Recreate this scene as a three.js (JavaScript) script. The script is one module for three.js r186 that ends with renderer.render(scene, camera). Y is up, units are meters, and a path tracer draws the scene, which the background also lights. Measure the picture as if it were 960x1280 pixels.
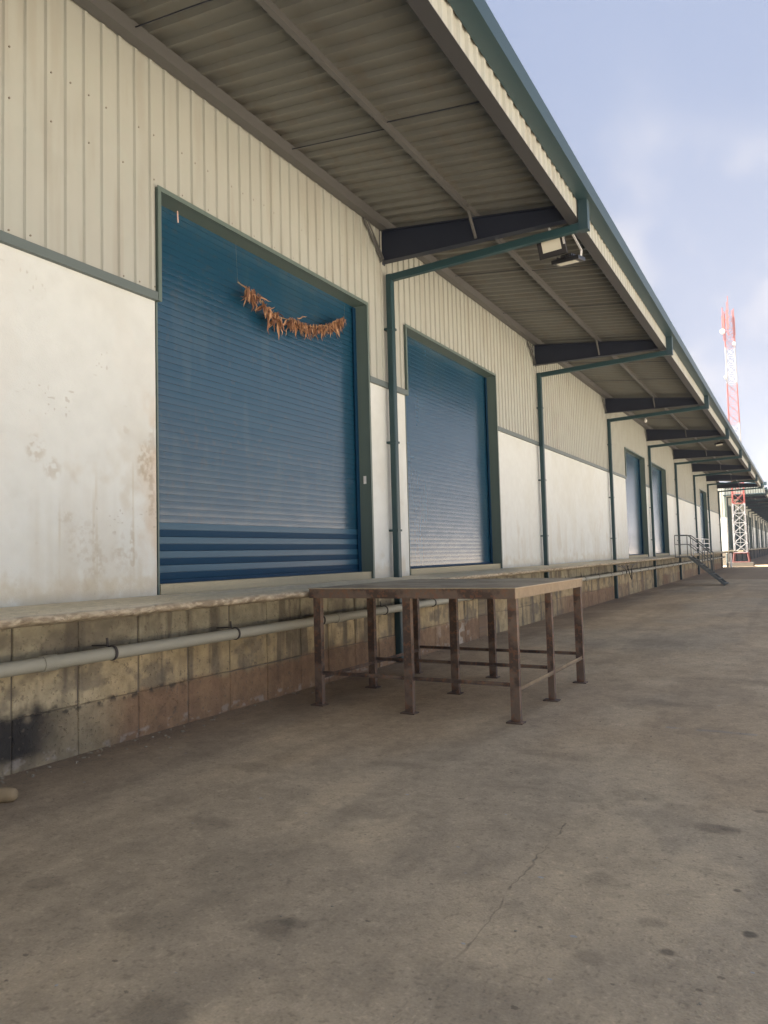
import * as THREE from 'three';
import { mergeGeometries, mergeVertices } from 'three/addons/utils/BufferGeometryUtils.js';

// ------------------------------------------------------------------ camera, sky, sun, exposure
const scene = new THREE.Scene();
const camera = new THREE.PerspectiveCamera(69.357, 0.75, 0.05, 3000);
camera.rotation.order = 'YXZ';
camera.position.set(0, 1.546, 0);
camera.rotation.set(0.05938, 0.51093, -0.02634);
const renderer = new THREE.WebGLRenderer({ antialias: true });
renderer.toneMapping = THREE.LinearToneMapping;
renderer.toneMappingExposure = 7.1;
renderer.shadowMap.enabled = true;

const SUN = new THREE.Vector3(-0.44, 0.86, 0.25).normalize();
const sun = new THREE.DirectionalLight(0xfff3e4, 5);
sun.position.copy(SUN).multiplyScalar(90).add(new THREE.Vector3(0, 0, -25));
sun.target.position.set(0, 0, -25);
sun.castShadow = true;
sun.shadow.mapSize.set(4096, 4096);
Object.assign(sun.shadow.camera, { left: -70, right: 70, top: 90, bottom: -90, near: 1, far: 260 });
scene.add(sun, sun.target);

// ------------------------------------------------------------------ noise
let seed = 1234567;
const rnd = () => { seed = (seed * 1664525 + 1013904223) >>> 0; return seed / 4294967296; };
const rr = (a, b) => a + (b - a) * rnd();
function h2(x, y) { let h = Math.imul(x, 374761393) + Math.imul(y, 668265263) | 0; h = Math.imul(h ^ (h >>> 13), 1274126177); h ^= h >>> 16; return (h >>> 0) / 4294967296; }
function vn(x, y) {
  const xi = Math.floor(x), yi = Math.floor(y), fx = x - xi, fy = y - yi;
  const u = fx * fx * (3 - 2 * fx), v = fy * fy * (3 - 2 * fy);
  const a = h2(xi, yi), b = h2(xi + 1, yi), c = h2(xi, yi + 1), d = h2(xi + 1, yi + 1);
  return a + (b - a) * u + (c - a) * v + (a - b - c + d) * u * v;
}
function fbm(x, y, o) { let s = 0, a = 0.5, t = 0; for (let i = 0; i < o; i++) { s += a * vn(x, y); t += a; a *= 0.5; x = x * 2.03 + 17.3; y = y * 2.03 + 9.1; } return s / t; }
const sst = (a, b, x) => { const t = Math.min(1, Math.max(0, (x - a) / (b - a))); return t * t * (3 - 2 * t); };
const mixc = (a, b, t) => [a[0] + (b[0] - a[0]) * t, a[1] + (b[1] - a[1]) * t, a[2] + (b[2] - a[2]) * t];

// the sky: pale blue hazy air with thin clouds, an equirectangular map
{
  const W = 1024, H = 512, d = new Float32Array(W * H * 4);
  for (let j = 0; j < H; j++) for (let i = 0; i < W; i++) {
    const ph = ((i + 0.5) / W - 0.5) * 2 * Math.PI, th = ((j + 0.5) / H - 0.5) * Math.PI;
    const x = Math.cos(ph) * Math.cos(th), y = Math.sin(th), z = Math.sin(ph) * Math.cos(th);
    let c;
    if (y < 0) c = [0.30, 0.28, 0.25];
    else {
      const t = Math.pow(1 - y, 3.4);
      c = mixc([0.053, 0.065, 0.096], [0.097, 0.105, 0.121], t);
      const q = 1 / (y + 0.22), cx = x * q, cz = z * q;
      let cl = fbm(cx * 0.9 + 17.02 + 0.5 * fbm(cx * 2 + 1, cz * 2, 3), cz * 0.62 + 26.24, 6);
      cl = sst(0.43, 0.70, cl) * (0.15 + 0.85 * sst(0.38, 0.62, fbm(cx * 5.2 + 0.8 * cl, cz * 2.6 + 4, 6)));
      c = mixc(c, [0.098, 0.101, 0.116], cl);
      const s = Math.max(0, x * SUN.x + y * SUN.y + z * SUN.z), g = 0.5 * Math.pow(s, 7) + 0.5 * Math.pow(s, 60);
      c = [c[0] * (1 + g), c[1] * (1 + g), c[2] * (1 + g * 0.85)];
    }
    const k = (j * W + i) * 4; d[k] = c[0]; d[k + 1] = c[1]; d[k + 2] = c[2]; d[k + 3] = 1;
  }
  const t = new THREE.DataTexture(d, W, H, THREE.RGBAFormat, THREE.FloatType);
  t.mapping = THREE.EquirectangularReflectionMapping; t.magFilter = THREE.LinearFilter; t.minFilter = THREE.LinearFilter; t.needsUpdate = true;
  scene.background = t; scene.environment = t;
}
scene.fog = new THREE.FogExp2(new THREE.Color(0.86, 0.88, 0.95), 0.0013);

// ------------------------------------------------------------------ textures
const LUT = new Uint8Array(4097);
for (let i = 0; i <= 4096; i++) { const l = i / 4096; LUT[i] = Math.round(255 * (l <= 0.0031308 ? 12.92 * l : 1.055 * Math.pow(l, 1 / 2.4) - 0.055)); }
const enc = v => LUT[Math.max(0, Math.min(4096, Math.round(v * 4096)))];
function tex(w, h, fn, repeat = false) {          // fn(u, v) -> linear colour
  const d = new Uint8Array(w * h * 4);
  for (let j = 0; j < h; j++) for (let i = 0; i < w; i++) {
    const c = fn((i + 0.5) / w, (j + 0.5) / h), k = (j * w + i) * 4;
    d[k] = enc(c[0]); d[k + 1] = enc(c[1]); d[k + 2] = enc(c[2]); d[k + 3] = 255;
  }
  const t = new THREE.DataTexture(d, w, h); t.colorSpace = THREE.SRGBColorSpace; fin(t, repeat); return t;
}
function gray(w, h, fn, repeat = true) {
  const d = new Uint8Array(w * h * 4);
  for (let j = 0; j < h; j++) for (let i = 0; i < w; i++) {
    const c = Math.max(0, Math.min(255, Math.round(255 * fn((i + 0.5) / w, (j + 0.5) / h)))), k = (j * w + i) * 4;
    d[k] = d[k + 1] = d[k + 2] = c; d[k + 3] = 255;
  }
  const t = new THREE.DataTexture(d, w, h); fin(t, repeat); return t;
}
function fin(t, repeat) { t.magFilter = THREE.LinearFilter; t.minFilter = THREE.LinearMipmapLinearFilter; t.generateMipmaps = true; if (repeat) t.wrapS = t.wrapT = THREE.RepeatWrapping; else t.wrapS = t.wrapT = THREE.ClampToEdgeWrapping; t.needsUpdate = true; }
// a tileable noise: blend of two shifted copies across the seam
function tile(f, u, v) { const s = sst(0.7, 1, u), t = sst(0.7, 1, v), a = f(u, v), b = s ? f(u - 1, v) : 0, c = t ? f(u, v - 1) : 0, d = s && t ? f(u - 1, v - 1) : 0; return (a * (1 - s) + b * s) * (1 - t) + (c * (1 - s) + d * s) * t; }
const rep = (t, x, y) => { const c = t.clone(); c.repeat.set(x, y); c.needsUpdate = true; return c; };

const grainTex = gray(1024, 1024, (u, v) => tile((a, b) => 0.55 * fbm(a * 40, b * 40, 4) + 0.45 * fbm(a * 230, b * 230, 2), u, v));
const roughConcrete = gray(1024, 1024, (u, v) => tile((a, b) => { const p = fbm(a * 60, b * 60, 3); return 0.6 * fbm(a * 14, b * 14, 5) + 0.4 * p - 0.5 * sst(0.68, 0.8, p); }, u, v));

const waveTex = gray(256, 256, (u, v) => tile((a, b) => fbm(a * 6, b * 6, 3), u, v));
// yard concrete, one function of the world position
const STAINS = [[-2.03, -2.55, .13, .10, .5], [-1.95, -2.62, .08, .06, .4], [-.494, -4.5, .14, .075, .5], [-.42, -4.53, .08, .05, .4], [-.527, -3.07, .045, .038, .75], [-.264, -3.35, .032, .035, .8], [-.62, -3.28, .06, .05, .3],
  [-.33, -3.75, .018, .02, .7], [-.28, -4.9, .05, .03, .5], [-2.6, -2.3, .10, .09, .3], [-1.0, -4.9, .2, .10, .25], [-2.4, -3.9, .25, .11, .22], [-3.1, -3.4, .16, .08, .25], [-2.7, -4.9, .3, .1, .22], [-.9, -3.6, .12, .1, .22], [-1.7, -5.6, .35, .12, .2], [-3.6, -4.4, .3, .12, .22], [-.45, -3.9, .12, .05, .2], [-.78, -2.9, .08, .06, .25], [-2.0, -1.9, .15, .12, .3], [-1.6, -2.05, .1, .07, .25], [-3.3, -2.4, .12, .1, .3],
  [-1.4, -7.9, .5, .2, .22], [-2.9, -10.5, .7, .5, .2], [-.7, -9.5, .5, .3, .2], [-2.2, -13, .8, .5, .2], [-1.2, -16, .7, .8, .2], [-3.1, -21, .8, 1.4, .2]];
function gcol(x, z, fine) {
  const n1 = fbm(x * 0.55 + 4, z * 0.3 + 2, 5), n2 = fbm(x * 1.9 + 40, z * 1.1 + 8, 5), n3 = fine ? fbm(x * 17, z * 17, 3) : 0.5, n4 = fine ? vn(x * 150, z * 150) : 0.5;
  const tr = fbm(x * 3.3 + 9, z * 0.16, 3);                       // worn wheel tracks along the dock
  let c = mixc([0.49, 0.362, 0.215], [0.465, 0.365, 0.236], sst(0.36, 0.62, n1));
  c = mixc(c, [0.56, 0.432, 0.268], sst(0.52, 0.74, n2) * 0.6);
  let k = 0.90 + 0.24 * (n2 - 0.3) + 0.27 * (n3 - 0.5) + 0.20 * (n4 - 0.5);
  k *= 1 - 0.10 * sst(0.5, 0.72, tr);
  k *= 1 - 0.10 * sst(0.56, 0.68, fbm(x * 1.25 + 70, z * 0.8 + 31, 4)) * sst(0.45, 0.6, n1 + 0.08);
  // dirt against the dock
  const e = sst(-3.9, -5.2, x + 0.5 * (n2 - 0.5)); c = mixc(c, [0.26, 0.185, 0.11], e * 0.75);
  if (fine) {
    const ag = vn(x * 70 + 3, z * 70); k *= 1 - 0.22 * sst(0.78, 0.9, ag) + 0.16 * sst(0.2, 0.08, ag);
    const sc = fbm(x * 5.5 + 12, z * 4.2, 5); k *= 1 - 0.08 * sst(0.56, 0.64, sc) + 0.05 * sst(0.42, 0.36, sc);
    for (const [sx, sz, a, b, s] of STAINS) { const dx = (x - sx) / a, dz = (z - sz) / b; if (dx * dx + dz * dz < 5) { const r = Math.sqrt(dx * dx + dz * dz) + 0.9 * (fbm(x * 14 + sx * 7, z * 14, 3) - 0.5); k *= 1 - 0.75 * s * (1 - sst(0.5, 1.1, r)); } }
    // hairline crack and two joints between pours
    const w = 0.035 * (fbm(z * 2.1, 5, 4) - 0.5) * 2 + 0.02 * (vn(z * 24, 2) - 0.5);
    if (z > -4.25) { const d = Math.abs(x + 1.235 - w), ww = 0.0022 + 0.0035 * sst(0.5, 0.8, vn(z * 13, 8)); k *= 1 - (0.30 + .22 * vn(z * 30, 4)) * (1 - sst(ww * 0.5, ww * 1.6, d)) * sst(0.2, 0.42, vn(z * 5.5, 21)); }
    if (x > -1.1) { const d = Math.abs(z + 6.86 - 0.03 * (fbm(x * 6, 3, 3) - 0.5)); c = mixc(c, [0.36, 0.32, 0.26], 0.55 * (1 - sst(0.02, 0.05, d)) * sst(0.3, 0.55, vn(x * 9, 77)) ); }
    // small chips, paint flecks and grit
    const cx = Math.floor(x * 11), cz = Math.floor(z * 11), hh = h2(cx, cz);
    if (hh > 0.95) { const px = (cx + 0.2 + 0.6 * h2(cx + 9, cz)) / 11, pz = (cz + 0.2 + 0.6 * h2(cx, cz + 9)) / 11, r = 0.004 + 0.011 * h2(cx + 3, cz + 5) ** 2, d = Math.hypot(x - px, (z - pz) * 1.5) + 0.006 * (vn(x * 160, z * 160) - 0.5); if (d < r) { if (hh > 0.982) c = [0.42, 0.4, 0.36]; else k *= 0.55; } }
  }
  return [c[0] * k, c[1] * k, c[2] * k];
}
const gNear = tex(2048, 2048, (u, v) => gcol(-5.3 + u * 8, -9 + v * 8.4, true));
const gMid = tex(1024, 1024, (u, v) => gcol(-5.3 + u * 8, -39 + v * 30, true));
const gFar = tex(1024, 1024, (u, v) => { const f = (a, b) => gcol(a * 24 + 3, b * 24 + 5, false)[0]; const n = tile(f, u, v); const q = 1.0 * n; return [q, q * 0.91, q * 0.80]; }, true);

// white plaster
const SCUFF = [[1.72, 1.24, .10, .12, .7], [1.87, 1.09, .09, .10, .6], [2.84, 1.22, .10, .22, .9], [2.92, 0.95, .05, .3, .8], [2.69, 0.40, .035, .3, .75], [2.55, .36, .12, .14, .45], [2.17, .48, .2, .22, .4], [2.3, .3, .12, .2, .5], [2.93, 1.4, .05, .2, .6], [2.0, .7, .1, .05, .5], [2.6, 1.5, .08, .05, .35]];
function plaster(dirt, edgeU) {
  return (u, v, W, H) => {
    const x = u * W, y = v * H, n = fbm(x * 0.9 + dirt * 9, y * 0.9, 5), f = fbm(x * 9, y * 9, 4), st = fbm(x * 4.5 + 3, y * 0.45, 4);
    let c = mixc([0.59, 0.635, 0.625], [0.56, 0.595, 0.57], sst(0.35, 0.7, n));
    c = mixc(c, [0.46, 0.44, 0.37], 0.35 * sst(0.52, 0.75, st) * sst(1.7, 0.2, y));
    c = mixc(c, [0.44, 0.395, 0.28], dirt * sst(0.30, 0.02, y + 0.45 * (f - 0.5) + 0.25 * (n - 0.5)) * 0.6);
    c = mixc(c, [0.46, 0.44, 0.37], dirt * 0.5 * sst(0.58, 0.72, fbm(x * 2.3 + 7, y * 1.7 + 3, 5)) * sst(1.9, 0.9, y) );
    c = mixc(c, [0.34, 0.27, 0.19], dirt * 0.2 * sst(0.66, 0.76, fbm(x * 11 + 2, y * 8 + 3, 4)) * sst(1.6, 0.8, y) * sst(0.4, 0.6, n));
    if (edgeU) { const e = sst(0.30, 0.0, edgeU - x + 0.25 * (f - 0.5)) * sst(0.42, 0.6, fbm(x * 5 + 1, y * 3.3, 4)) * sst(2.1, 1.5, y) * sst(0.05, 0.5, y); c = mixc(c, [0.50, 0.40, 0.28], e * 0.55); }
    if (edgeU) {
      const g = fbm(x * 26, y * 26, 4);
      for (const [sx, sy, a, b, s2] of SCUFF) { const dx = (x - sx) / a, dy = (y - sy) / b, r = dx * dx + dy * dy; if (r < 1.5) c = mixc(c, [0.31, 0.255, 0.175], 0.6 * s2 * sst(1.3, 0.1, r) * sst(0.36, 0.66, g)); }
      const dr = vn(x * 14 + 3, 1), len = 0.25 + 1.1 * h2(Math.floor(x * 14), 6); c = mixc(c, [0.43, 0.40, 0.31], 0.4 * sst(0.7, 0.82, dr) * sst(len, len - 0.3, y) * sst(0.3, 0.6, fbm(x * 30, y * 2.5, 3)));
      c = mixc(c, [0.25, 0.22, 0.18], 0.35 * sst(0.84, 0.9, vn(x * 36, y * 36)) * sst(0.6, 0.75, fbm(x * 3, y * 3 + 8, 3)));
      c = mixc(c, [0.58, 0.57, 0.52], 0.12 * sst(0.5, 0.56, fbm(x * 2.2 + 5, y * 1.4, 6)));
    }
    const k = 0.95 + 0.1 * f; return [c[0] * k, c[1] * k, c[2] * k];
  };
}
const pA = plaster(1, 3.0), pB = plaster(0.7, 0);
const plasterNear = tex(1024, 1024, (u, v) => pA(u, v, 3, 2.8));
const plasterFar = tex(1024, 512, (u, v) => pB(u, v, 10, 2.8), true);

// dock blocks: local z (metres along the wall) and height
function dcol(z, y, far) {
  const n = fbm(z * 1.1 + 5, y * 1.6, 5), f = fbm(z * 11, y * 11, 4), s = fbm(z * 7, y * 0.7 + 3, 4), p = fbm(z * 30, y * 30, 3);
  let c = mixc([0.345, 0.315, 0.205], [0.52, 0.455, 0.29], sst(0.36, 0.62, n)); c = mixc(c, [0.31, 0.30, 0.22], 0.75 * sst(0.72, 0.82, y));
  c = mixc(c, [0.46, 0.34, 0.165], 0.55 * sst(0.9, 0.55, y + 0.3 * (n - 0.5)) * sst(-3.9, -4.6, z));
  c = mixc(c, [0.12, 0.105, 0.08], 0.75 * sst(0.50, 0.70, s)); c = mixc(c, [0.15, 0.135, 0.105], 0.6 * sst(0.54, 0.66, fbm(z * 2.6 + 9, y * 3.4, 5)));
  const line = 0.40 + 0.14 * (fbm(z * 1.3, 7, 4) - 0.5) + 0.05 * (vn(z * 9, 3) - 0.5);
  c = mixc(c, [0.275, 0.17, 0.095], 0.85 * sst(line + 0.05, line - 0.04, y) * (far ? sst(0.35, 0.6, fbm(z * 0.35, 2, 3)) : sst(-4.1, -4.7, z)));
  c = mixc(c, [0.25, 0.205, 0.13], 0.7 * sst(line + 0.03, line - 0.02, y) * sst(-4.8, -4.0, z));
  if (!far) {
    const so = sst(-4.05, -3.55, z + 0.5 * (n - 0.5)) * sst(0.50, 0.36, y + 0.16 * (f - 0.5)) * sst(0.02, 0.12, y + 0.1 * (f - .5)); c = mixc(c, [0.022, 0.023, 0.024], 0.93 * so);
    c = mixc(c, [0.03, 0.028, 0.025], 0.8 * sst(0.05, 0.0, Math.abs(y - line)) * sst(0.45, 0.62, fbm(z * 16, y * 16, 3)) * sst(-5.6, -5.0, z));
    c = mixc(c, [0.42, 0.38, 0.32], 0.6 * sst(0.05, 0.02, Math.abs(y - 0.05 - .06 * (vn(z * 3, 1) - .5))) * sst(0.5, 0.7, fbm(z * 13, y * 13 + 4, 4)));
  }
  c = mixc(c, [0.58, 0.54, 0.44], 0.75 * sst(0.53, 0.62, fbm(z * 6 + 3, y * 6, 5)) * sst(0.9, 0.2, Math.abs(z + 11.6)) * sst(0.5, 0.25, y));
  c = mixc(c, [0.14, 0.12, 0.09], 0.55 * sst(0.72, 0.79, p));
  const k = 0.72 + 0.62 * f; return [c[0] * k * 0.95, c[1] * k * 0.93, c[2] * k * 0.93];
}
const dockNear = tex(2048, 512, (u, v) => dcol(-13 + u * 11, v * 1.3, false));
const dockFar = tex(2048, 256, (u, v) => dcol(-62 + u * 49, v * 1.3, true));
const slabTex = tex(1024, 512, (u, v) => {
  const x = u * 10, y = v * 1.6, n = tile((a, b) => fbm(a * 10, b * 3, 5), u, v), f = tile((a, b) => fbm(a * 210, b * 34, 4), u, v);
  let c = mixc([0.64, 0.55, 0.37], [0.72, 0.63, 0.45], sst(0.35, 0.65, n));
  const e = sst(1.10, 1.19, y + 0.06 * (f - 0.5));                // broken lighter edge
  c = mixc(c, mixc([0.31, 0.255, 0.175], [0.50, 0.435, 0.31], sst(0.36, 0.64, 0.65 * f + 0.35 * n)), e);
  const k = 0.8 + 0.4 * f; return [c[0] * k, c[1] * k, c[2] * k];
}, true);
const claddingTex = tex(1024, 512, (u, v) => {
  const n = tile((a, b) => fbm(a * 4, b * 2, 4), u, v), s = tile((a, b) => fbm(a * 46, b * 2.2, 4), u, v);
  let c = mixc([0.335, 0.35, 0.312], [0.375, 0.392, 0.352], n);
  c = mixc(c, [0.27, 0.255, 0.205], 0.3 * sst(0.5, 0.72, s)); return c;
}, true);
const roofTex = tex(512, 512, (u, v) => {
  const n = tile((a, b) => fbm(a * 3, b * 5, 4), u, v), s = tile((a, b) => fbm(a * 20, b * 20, 4), u, v);
  let c = mixc([0.108, 0.113, 0.102], [0.14, 0.146, 0.132], n); return mixc(c, [0.12, 0.105, 0.08], 0.35 * sst(0.52, 0.75, s));
}, true);
const shutterTex = tex(1024, 1024, (u, v) => {
  const n = tile((a, b) => fbm(a * 4, b * 3, 5), u, v), s = tile((a, b) => fbm(a * 22, b * 5, 4), u, v), d = tile((a, b) => fbm(a * 60, b * 60, 3), u, v);
  let c = mixc([0.005, 0.044, 0.085], [0.009, 0.056, 0.102], n);
  c = mixc(c, [0.035, 0.075, 0.10], 0.3 * sst(0.5, 0.78, s)); return mixc(c, [0.05, 0.06, 0.06], 0.25 * sst(0.62, 0.8, d));
}, true);
const rustTex = tex(512, 512, (u, v) => {
  const n = tile((a, b) => fbm(a * 8, b * 8, 5), u, v), f = tile((a, b) => fbm(a * 40, b * 40, 4), u, v);
  let c = mixc([0.075, 0.05, 0.036], [0.165, 0.118, 0.085], sst(0.38, 0.62, n)); c = mixc(c, [0.19, 0.085, 0.04], 0.55 * sst(0.54, 0.66, f));
  const k = 0.8 + 0.4 * f; return [c[0] * k, c[1] * k, c[2] * k];
}, true);
const topTex = tex(512, 512, (u, v) => {
  const n = tile((a, b) => fbm(a * 5, b * 5, 5), u, v), f = tile((a, b) => fbm(a * 40, b * 40, 4), u, v);
  const c = mixc([0.29, 0.225, 0.15], [0.40, 0.325, 0.22], sst(0.35, 0.65, n)), k = 0.8 + 0.4 * f; return [c[0] * k, c[1] * k, c[2] * k];
}, true);

// ------------------------------------------------------------------ materials
const std = (o) => { const { c, ...r } = o; const m = new THREE.MeshStandardMaterial({ roughness: 0.8, side: THREE.DoubleSide, ...r }); if (c) m.color.setRGB(...c); return m; };
const M = {
  groundNear: std({ map: gNear, roughness: 0.85, bumpMap: rep(grainTex, 5, 5), bumpScale: 0.006 }),
  groundMid: std({ map: gMid, roughness: 0.85, bumpMap: rep(grainTex, 5, 18), bumpScale: 0.006 }),
  groundLane: std({ map: rep(gFar, 1, 1), roughness: 0.9 }),
  groundFar: std({ map: rep(gFar, 1, 1), roughness: 0.9 }),
  plasterNear: std({ map: plasterNear, roughness: 0.75, bumpMap: rep(grainTex, 2, 2), bumpScale: 0.003 }),
  plasterFar: std({ map: plasterFar, roughness: 0.75 }),
  dockNear: std({ map: dockNear, roughness: 0.92, bumpMap: rep(roughConcrete, 9, 1), bumpScale: 0.014 }),
  dockFar: std({ map: dockFar, roughness: 0.92 }),
  dockDark: std({ c: [0.11, 0.10, 0.085], roughness: 0.95 }),
  slab: std({ map: slabTex, roughness: 0.92, bumpMap: rep(roughConcrete, 5, 1), bumpScale: 0.02 }),
  cladding: std({ map: claddingTex, roughness: 0.5, bumpMap: rep(waveTex, 4, 2), bumpScale: 0.014 }),
  roof: std({ map: roofTex, roughness: 0.6 }),
  mainRoof: std({ c: [0.3, 0.3, 0.3], roughness: 0.6 }),
  purlin: std({ c: [0.088, 0.09, 0.088], roughness: 0.6 }),
  eave: std({ c: [0.03, 0.032, 0.035], roughness: 0.6 }),
  beam: std({ c: [0.012, 0.017, 0.032], roughness: 0.5 }),
  gutter: std({ c: [0.018, 0.043, 0.053], roughness: 0.45 }),
  pipe: std({ c: [0.014, 0.046, 0.053], roughness: 0.45 }),
  jamb: std({ c: [0.095, 0.135, 0.12], roughness: 0.5 }),
  trim: std({ c: [0.10, 0.13, 0.128], roughness: 0.55 }),
  chip: std({ c: [0.55, 0.55, 0.5] }),
  shutter: new THREE.MeshPhysicalMaterial({ map: shutterTex, roughness: 0.22, ior: 1.7, bumpMap: rep(waveTex, 2, 3), bumpScale: 0.0035, side: THREE.DoubleSide }),
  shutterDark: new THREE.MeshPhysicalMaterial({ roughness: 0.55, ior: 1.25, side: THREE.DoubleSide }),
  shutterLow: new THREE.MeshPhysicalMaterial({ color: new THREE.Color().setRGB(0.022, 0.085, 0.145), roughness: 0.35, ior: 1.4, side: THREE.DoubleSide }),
  sill: std({ c: [0.36, 0.33, 0.23], bumpMap: rep(roughConcrete, 2, 1), bumpScale: 0.006 }),
  inner: std({ c: [0.1, 0.1, 0.1] }),
  core: std({ c: [0.16, 0.14, 0.11] }),
  greyPipe: std({ c: [0.37, 0.365, 0.29], roughness: 0.6, bumpMap: rep(grainTex, 1, 4), bumpScale: 0.002 }),
  strap: std({ c: [0.06, 0.055, 0.05] }),
  rust: std({ map: rustTex, roughness: 0.7, bumpMap: grainTex, bumpScale: 0.002 }),
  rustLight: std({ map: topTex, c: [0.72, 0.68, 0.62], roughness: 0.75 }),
  tabletop: std({ map: topTex, roughness: 0.55, bumpMap: grainTex, bumpScale: 0.002 }),
  black: std({ c: [0.004, 0.004, 0.005], roughness: 0.4 }),
  lens: std({ c: [0.5, 0.5, 0.42], roughness: 0.25 }),
  galv: std({ c: [0.42, 0.43, 0.43], roughness: 0.5 }),
  string: std({ c: [0.30, 0.2, 0.1] }),
  pink: std({ c: [0.6, 0.42, 0.36] }),
  endFascia: std({ c: [0.17, 0.19, 0.175] }),
  screw: std({ c: [0.17, 0.15, 0.12] }),
  towerWhite: std({ c: [0.31, 0.31, 0.32] }),
  white: std({ c: [0.74, 0.74, 0.72], roughness: 0.6 }),
  red: std({ c: [0.30, 0.075, 0.065], roughness: 0.6 }),
  redBase: std({ c: [0.13, 0.045, 0.04], roughness: 0.7 }),
  darkSteel: std({ c: [0.11, 0.125, 0.12], roughness: 0.5 }),
  railSteel: std({ c: [0.6, 0.61, 0.6], roughness: 0.5 }),
  wood: std({ c: [0.40, 0.30, 0.17], roughness: 0.85, bumpMap: grainTex, bumpScale: 0.004 }),
  rubble: std({ c: [0.30, 0.26, 0.19], roughness: 0.95 }),
};
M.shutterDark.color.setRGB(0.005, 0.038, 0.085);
M.groundLane.color.setRGB(0.66, 0.54, 0.38);
const leafMats = [[0.36, 0.19, 0.095], [0.25, 0.125, 0.07], [0.46, 0.27, 0.15], [0.17, 0.085, 0.055]].map(c => std({ c, roughness: 0.75 }));

// ------------------------------------------------------------------ helpers
const used = {};
function numbered(n) { const k = used[n] = (used[n] ?? -1) + 1; return k ? `${n}_${String(k).padStart(3, '0')}` : n; }
function thing(name, label, category, pos = [0, 0, 0], group, kind) {
  const g = new THREE.Group(); g.name = numbered(name); g.position.set(...pos); g.userData = { label, category }; if (group) g.userData.group = group; if (kind) g.userData.kind = kind; scene.add(g); return g;
}
function part(name, geo, mat, parent, label) { const m = new THREE.Mesh(geo, mat); m.name = name; m.castShadow = m.receiveShadow = true; parent.add(m); if (label) m.userData.label = label; return m; }
function grp(name, parent) { const g = new THREE.Group(); g.name = name; parent.add(g); return g; }
const box = (x0, x1, y0, y1, z0, z1, uvs = 1) => {
  const g = new THREE.BoxGeometry(Math.abs(x1 - x0), Math.abs(y1 - y0), Math.abs(z1 - z0)); g.translate((x0 + x1) / 2, (y0 + y1) / 2, (z0 + z1) / 2); return boxUV(g, uvs);
};
function boxUV(g, s = 1) { const p = g.attributes.position, n = g.attributes.normal, u = g.attributes.uv; for (let i = 0; i < p.count; i++) { const ax = Math.abs(n.getX(i)), ay = Math.abs(n.getY(i)); if (ax > 0.5) u.setXY(i, p.getZ(i) * s, p.getY(i) * s); else if (ay > 0.5) u.setXY(i, p.getX(i) * s, p.getZ(i) * s); else u.setXY(i, p.getX(i) * s, p.getY(i) * s); } return g; }
// a bar with small chamfers between two points
function bar(a, b, w, h = w, up = [0, 1, 0]) {
  const A = new THREE.Vector3(...a), B = new THREE.Vector3(...b), d = B.clone().sub(A), L = d.length(), c = Math.min(w, h) * 0.12;
  const s = new THREE.Shape(); s.moveTo(-w / 2 + c, -h / 2); s.lineTo(w / 2 - c, -h / 2); s.lineTo(w / 2, -h / 2 + c); s.lineTo(w / 2, h / 2 - c); s.lineTo(w / 2 - c, h / 2); s.lineTo(-w / 2 + c, h / 2); s.lineTo(-w / 2, h / 2 - c); s.lineTo(-w / 2, -h / 2 + c); s.closePath();
  const g = new THREE.ExtrudeGeometry(s, { depth: L, bevelEnabled: false });
  const z = d.normalize(), x = new THREE.Vector3(...up).cross(z); if (x.lengthSq() < 1e-6) x.set(1, 0, 0).cross(z); x.normalize(); const y = z.clone().cross(x);
  g.applyMatrix4(new THREE.Matrix4().makeBasis(x, y, z).setPosition(A)); return g;
}
function tube(a, b, r, n = 8) { const A = new THREE.Vector3(...a), B = new THREE.Vector3(...b), d = B.clone().sub(A), L = d.length(); const g = new THREE.CylinderGeometry(r, r, L, n); g.applyMatrix4(new THREE.Matrix4().makeRotationFromQuaternion(new THREE.Quaternion().setFromUnitVectors(new THREE.Vector3(0, 1, 0), d.normalize())).setPosition(A.add(B).multiplyScalar(0.5))); return g; }
const flat = g => { const h = g.index ? g.toNonIndexed() : g; h.computeVertexNormals(); return h; };
const merge = a => mergeGeometries(a.map(g => { const h = g.index ? g.toNonIndexed() : g; for (const k of Object.keys(h.attributes)) if (!['position', 'normal', 'uv'].includes(k)) h.deleteAttribute(k); return h; }));
// profiled sheet: ribs along v, profile along u; map(u, h, v) -> point
function corr(u0, u1, v0, v1, map, { p = 0.187, base = 0.05, top = 0.028, h = 0.022 } = {}) {
  const prof = t => { const f = Math.abs(((t / p % 1) + 1) % 1 - 0.5) * p; return f < top / 2 ? h : f < base / 2 ? h * (base / 2 - f) / (base / 2 - top / 2) : 0; };
  const us = new Set([u0, u1]);
  for (let k = Math.floor(u0 / p) - 1; k <= Math.ceil(u1 / p) + 1; k++) for (const o of [-base / 2, -top / 2, top / 2, base / 2]) { const t = (k + 0.5) * p + o; if (t > u0 + 1e-4 && t < u1 - 1e-4) us.add(t); }
  const U = [...us].sort((a, b) => a - b), pos = [], uv = [];
  const q = (u, v) => { pos.push(...map(u, prof(u), v)); uv.push(u, v); };
  for (let i = 0; i + 1 < U.length; i++) { const a = U[i], b = U[i + 1]; q(a, v0); q(b, v0); q(b, v1); q(a, v0); q(b, v1); q(a, v1); }
  const g = new THREE.BufferGeometry(); g.setAttribute('position', new THREE.Float32BufferAttribute(pos, 3)); g.setAttribute('uv', new THREE.Float32BufferAttribute(uv, 2)); g.computeVertexNormals();
  // uv in fractions of the 10 m texture tiles
  const A = g.attributes.uv; for (let i = 0; i < A.count; i++) A.setXY(i, A.getX(i) / 6, A.getY(i) / 3); return g;
}

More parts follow.
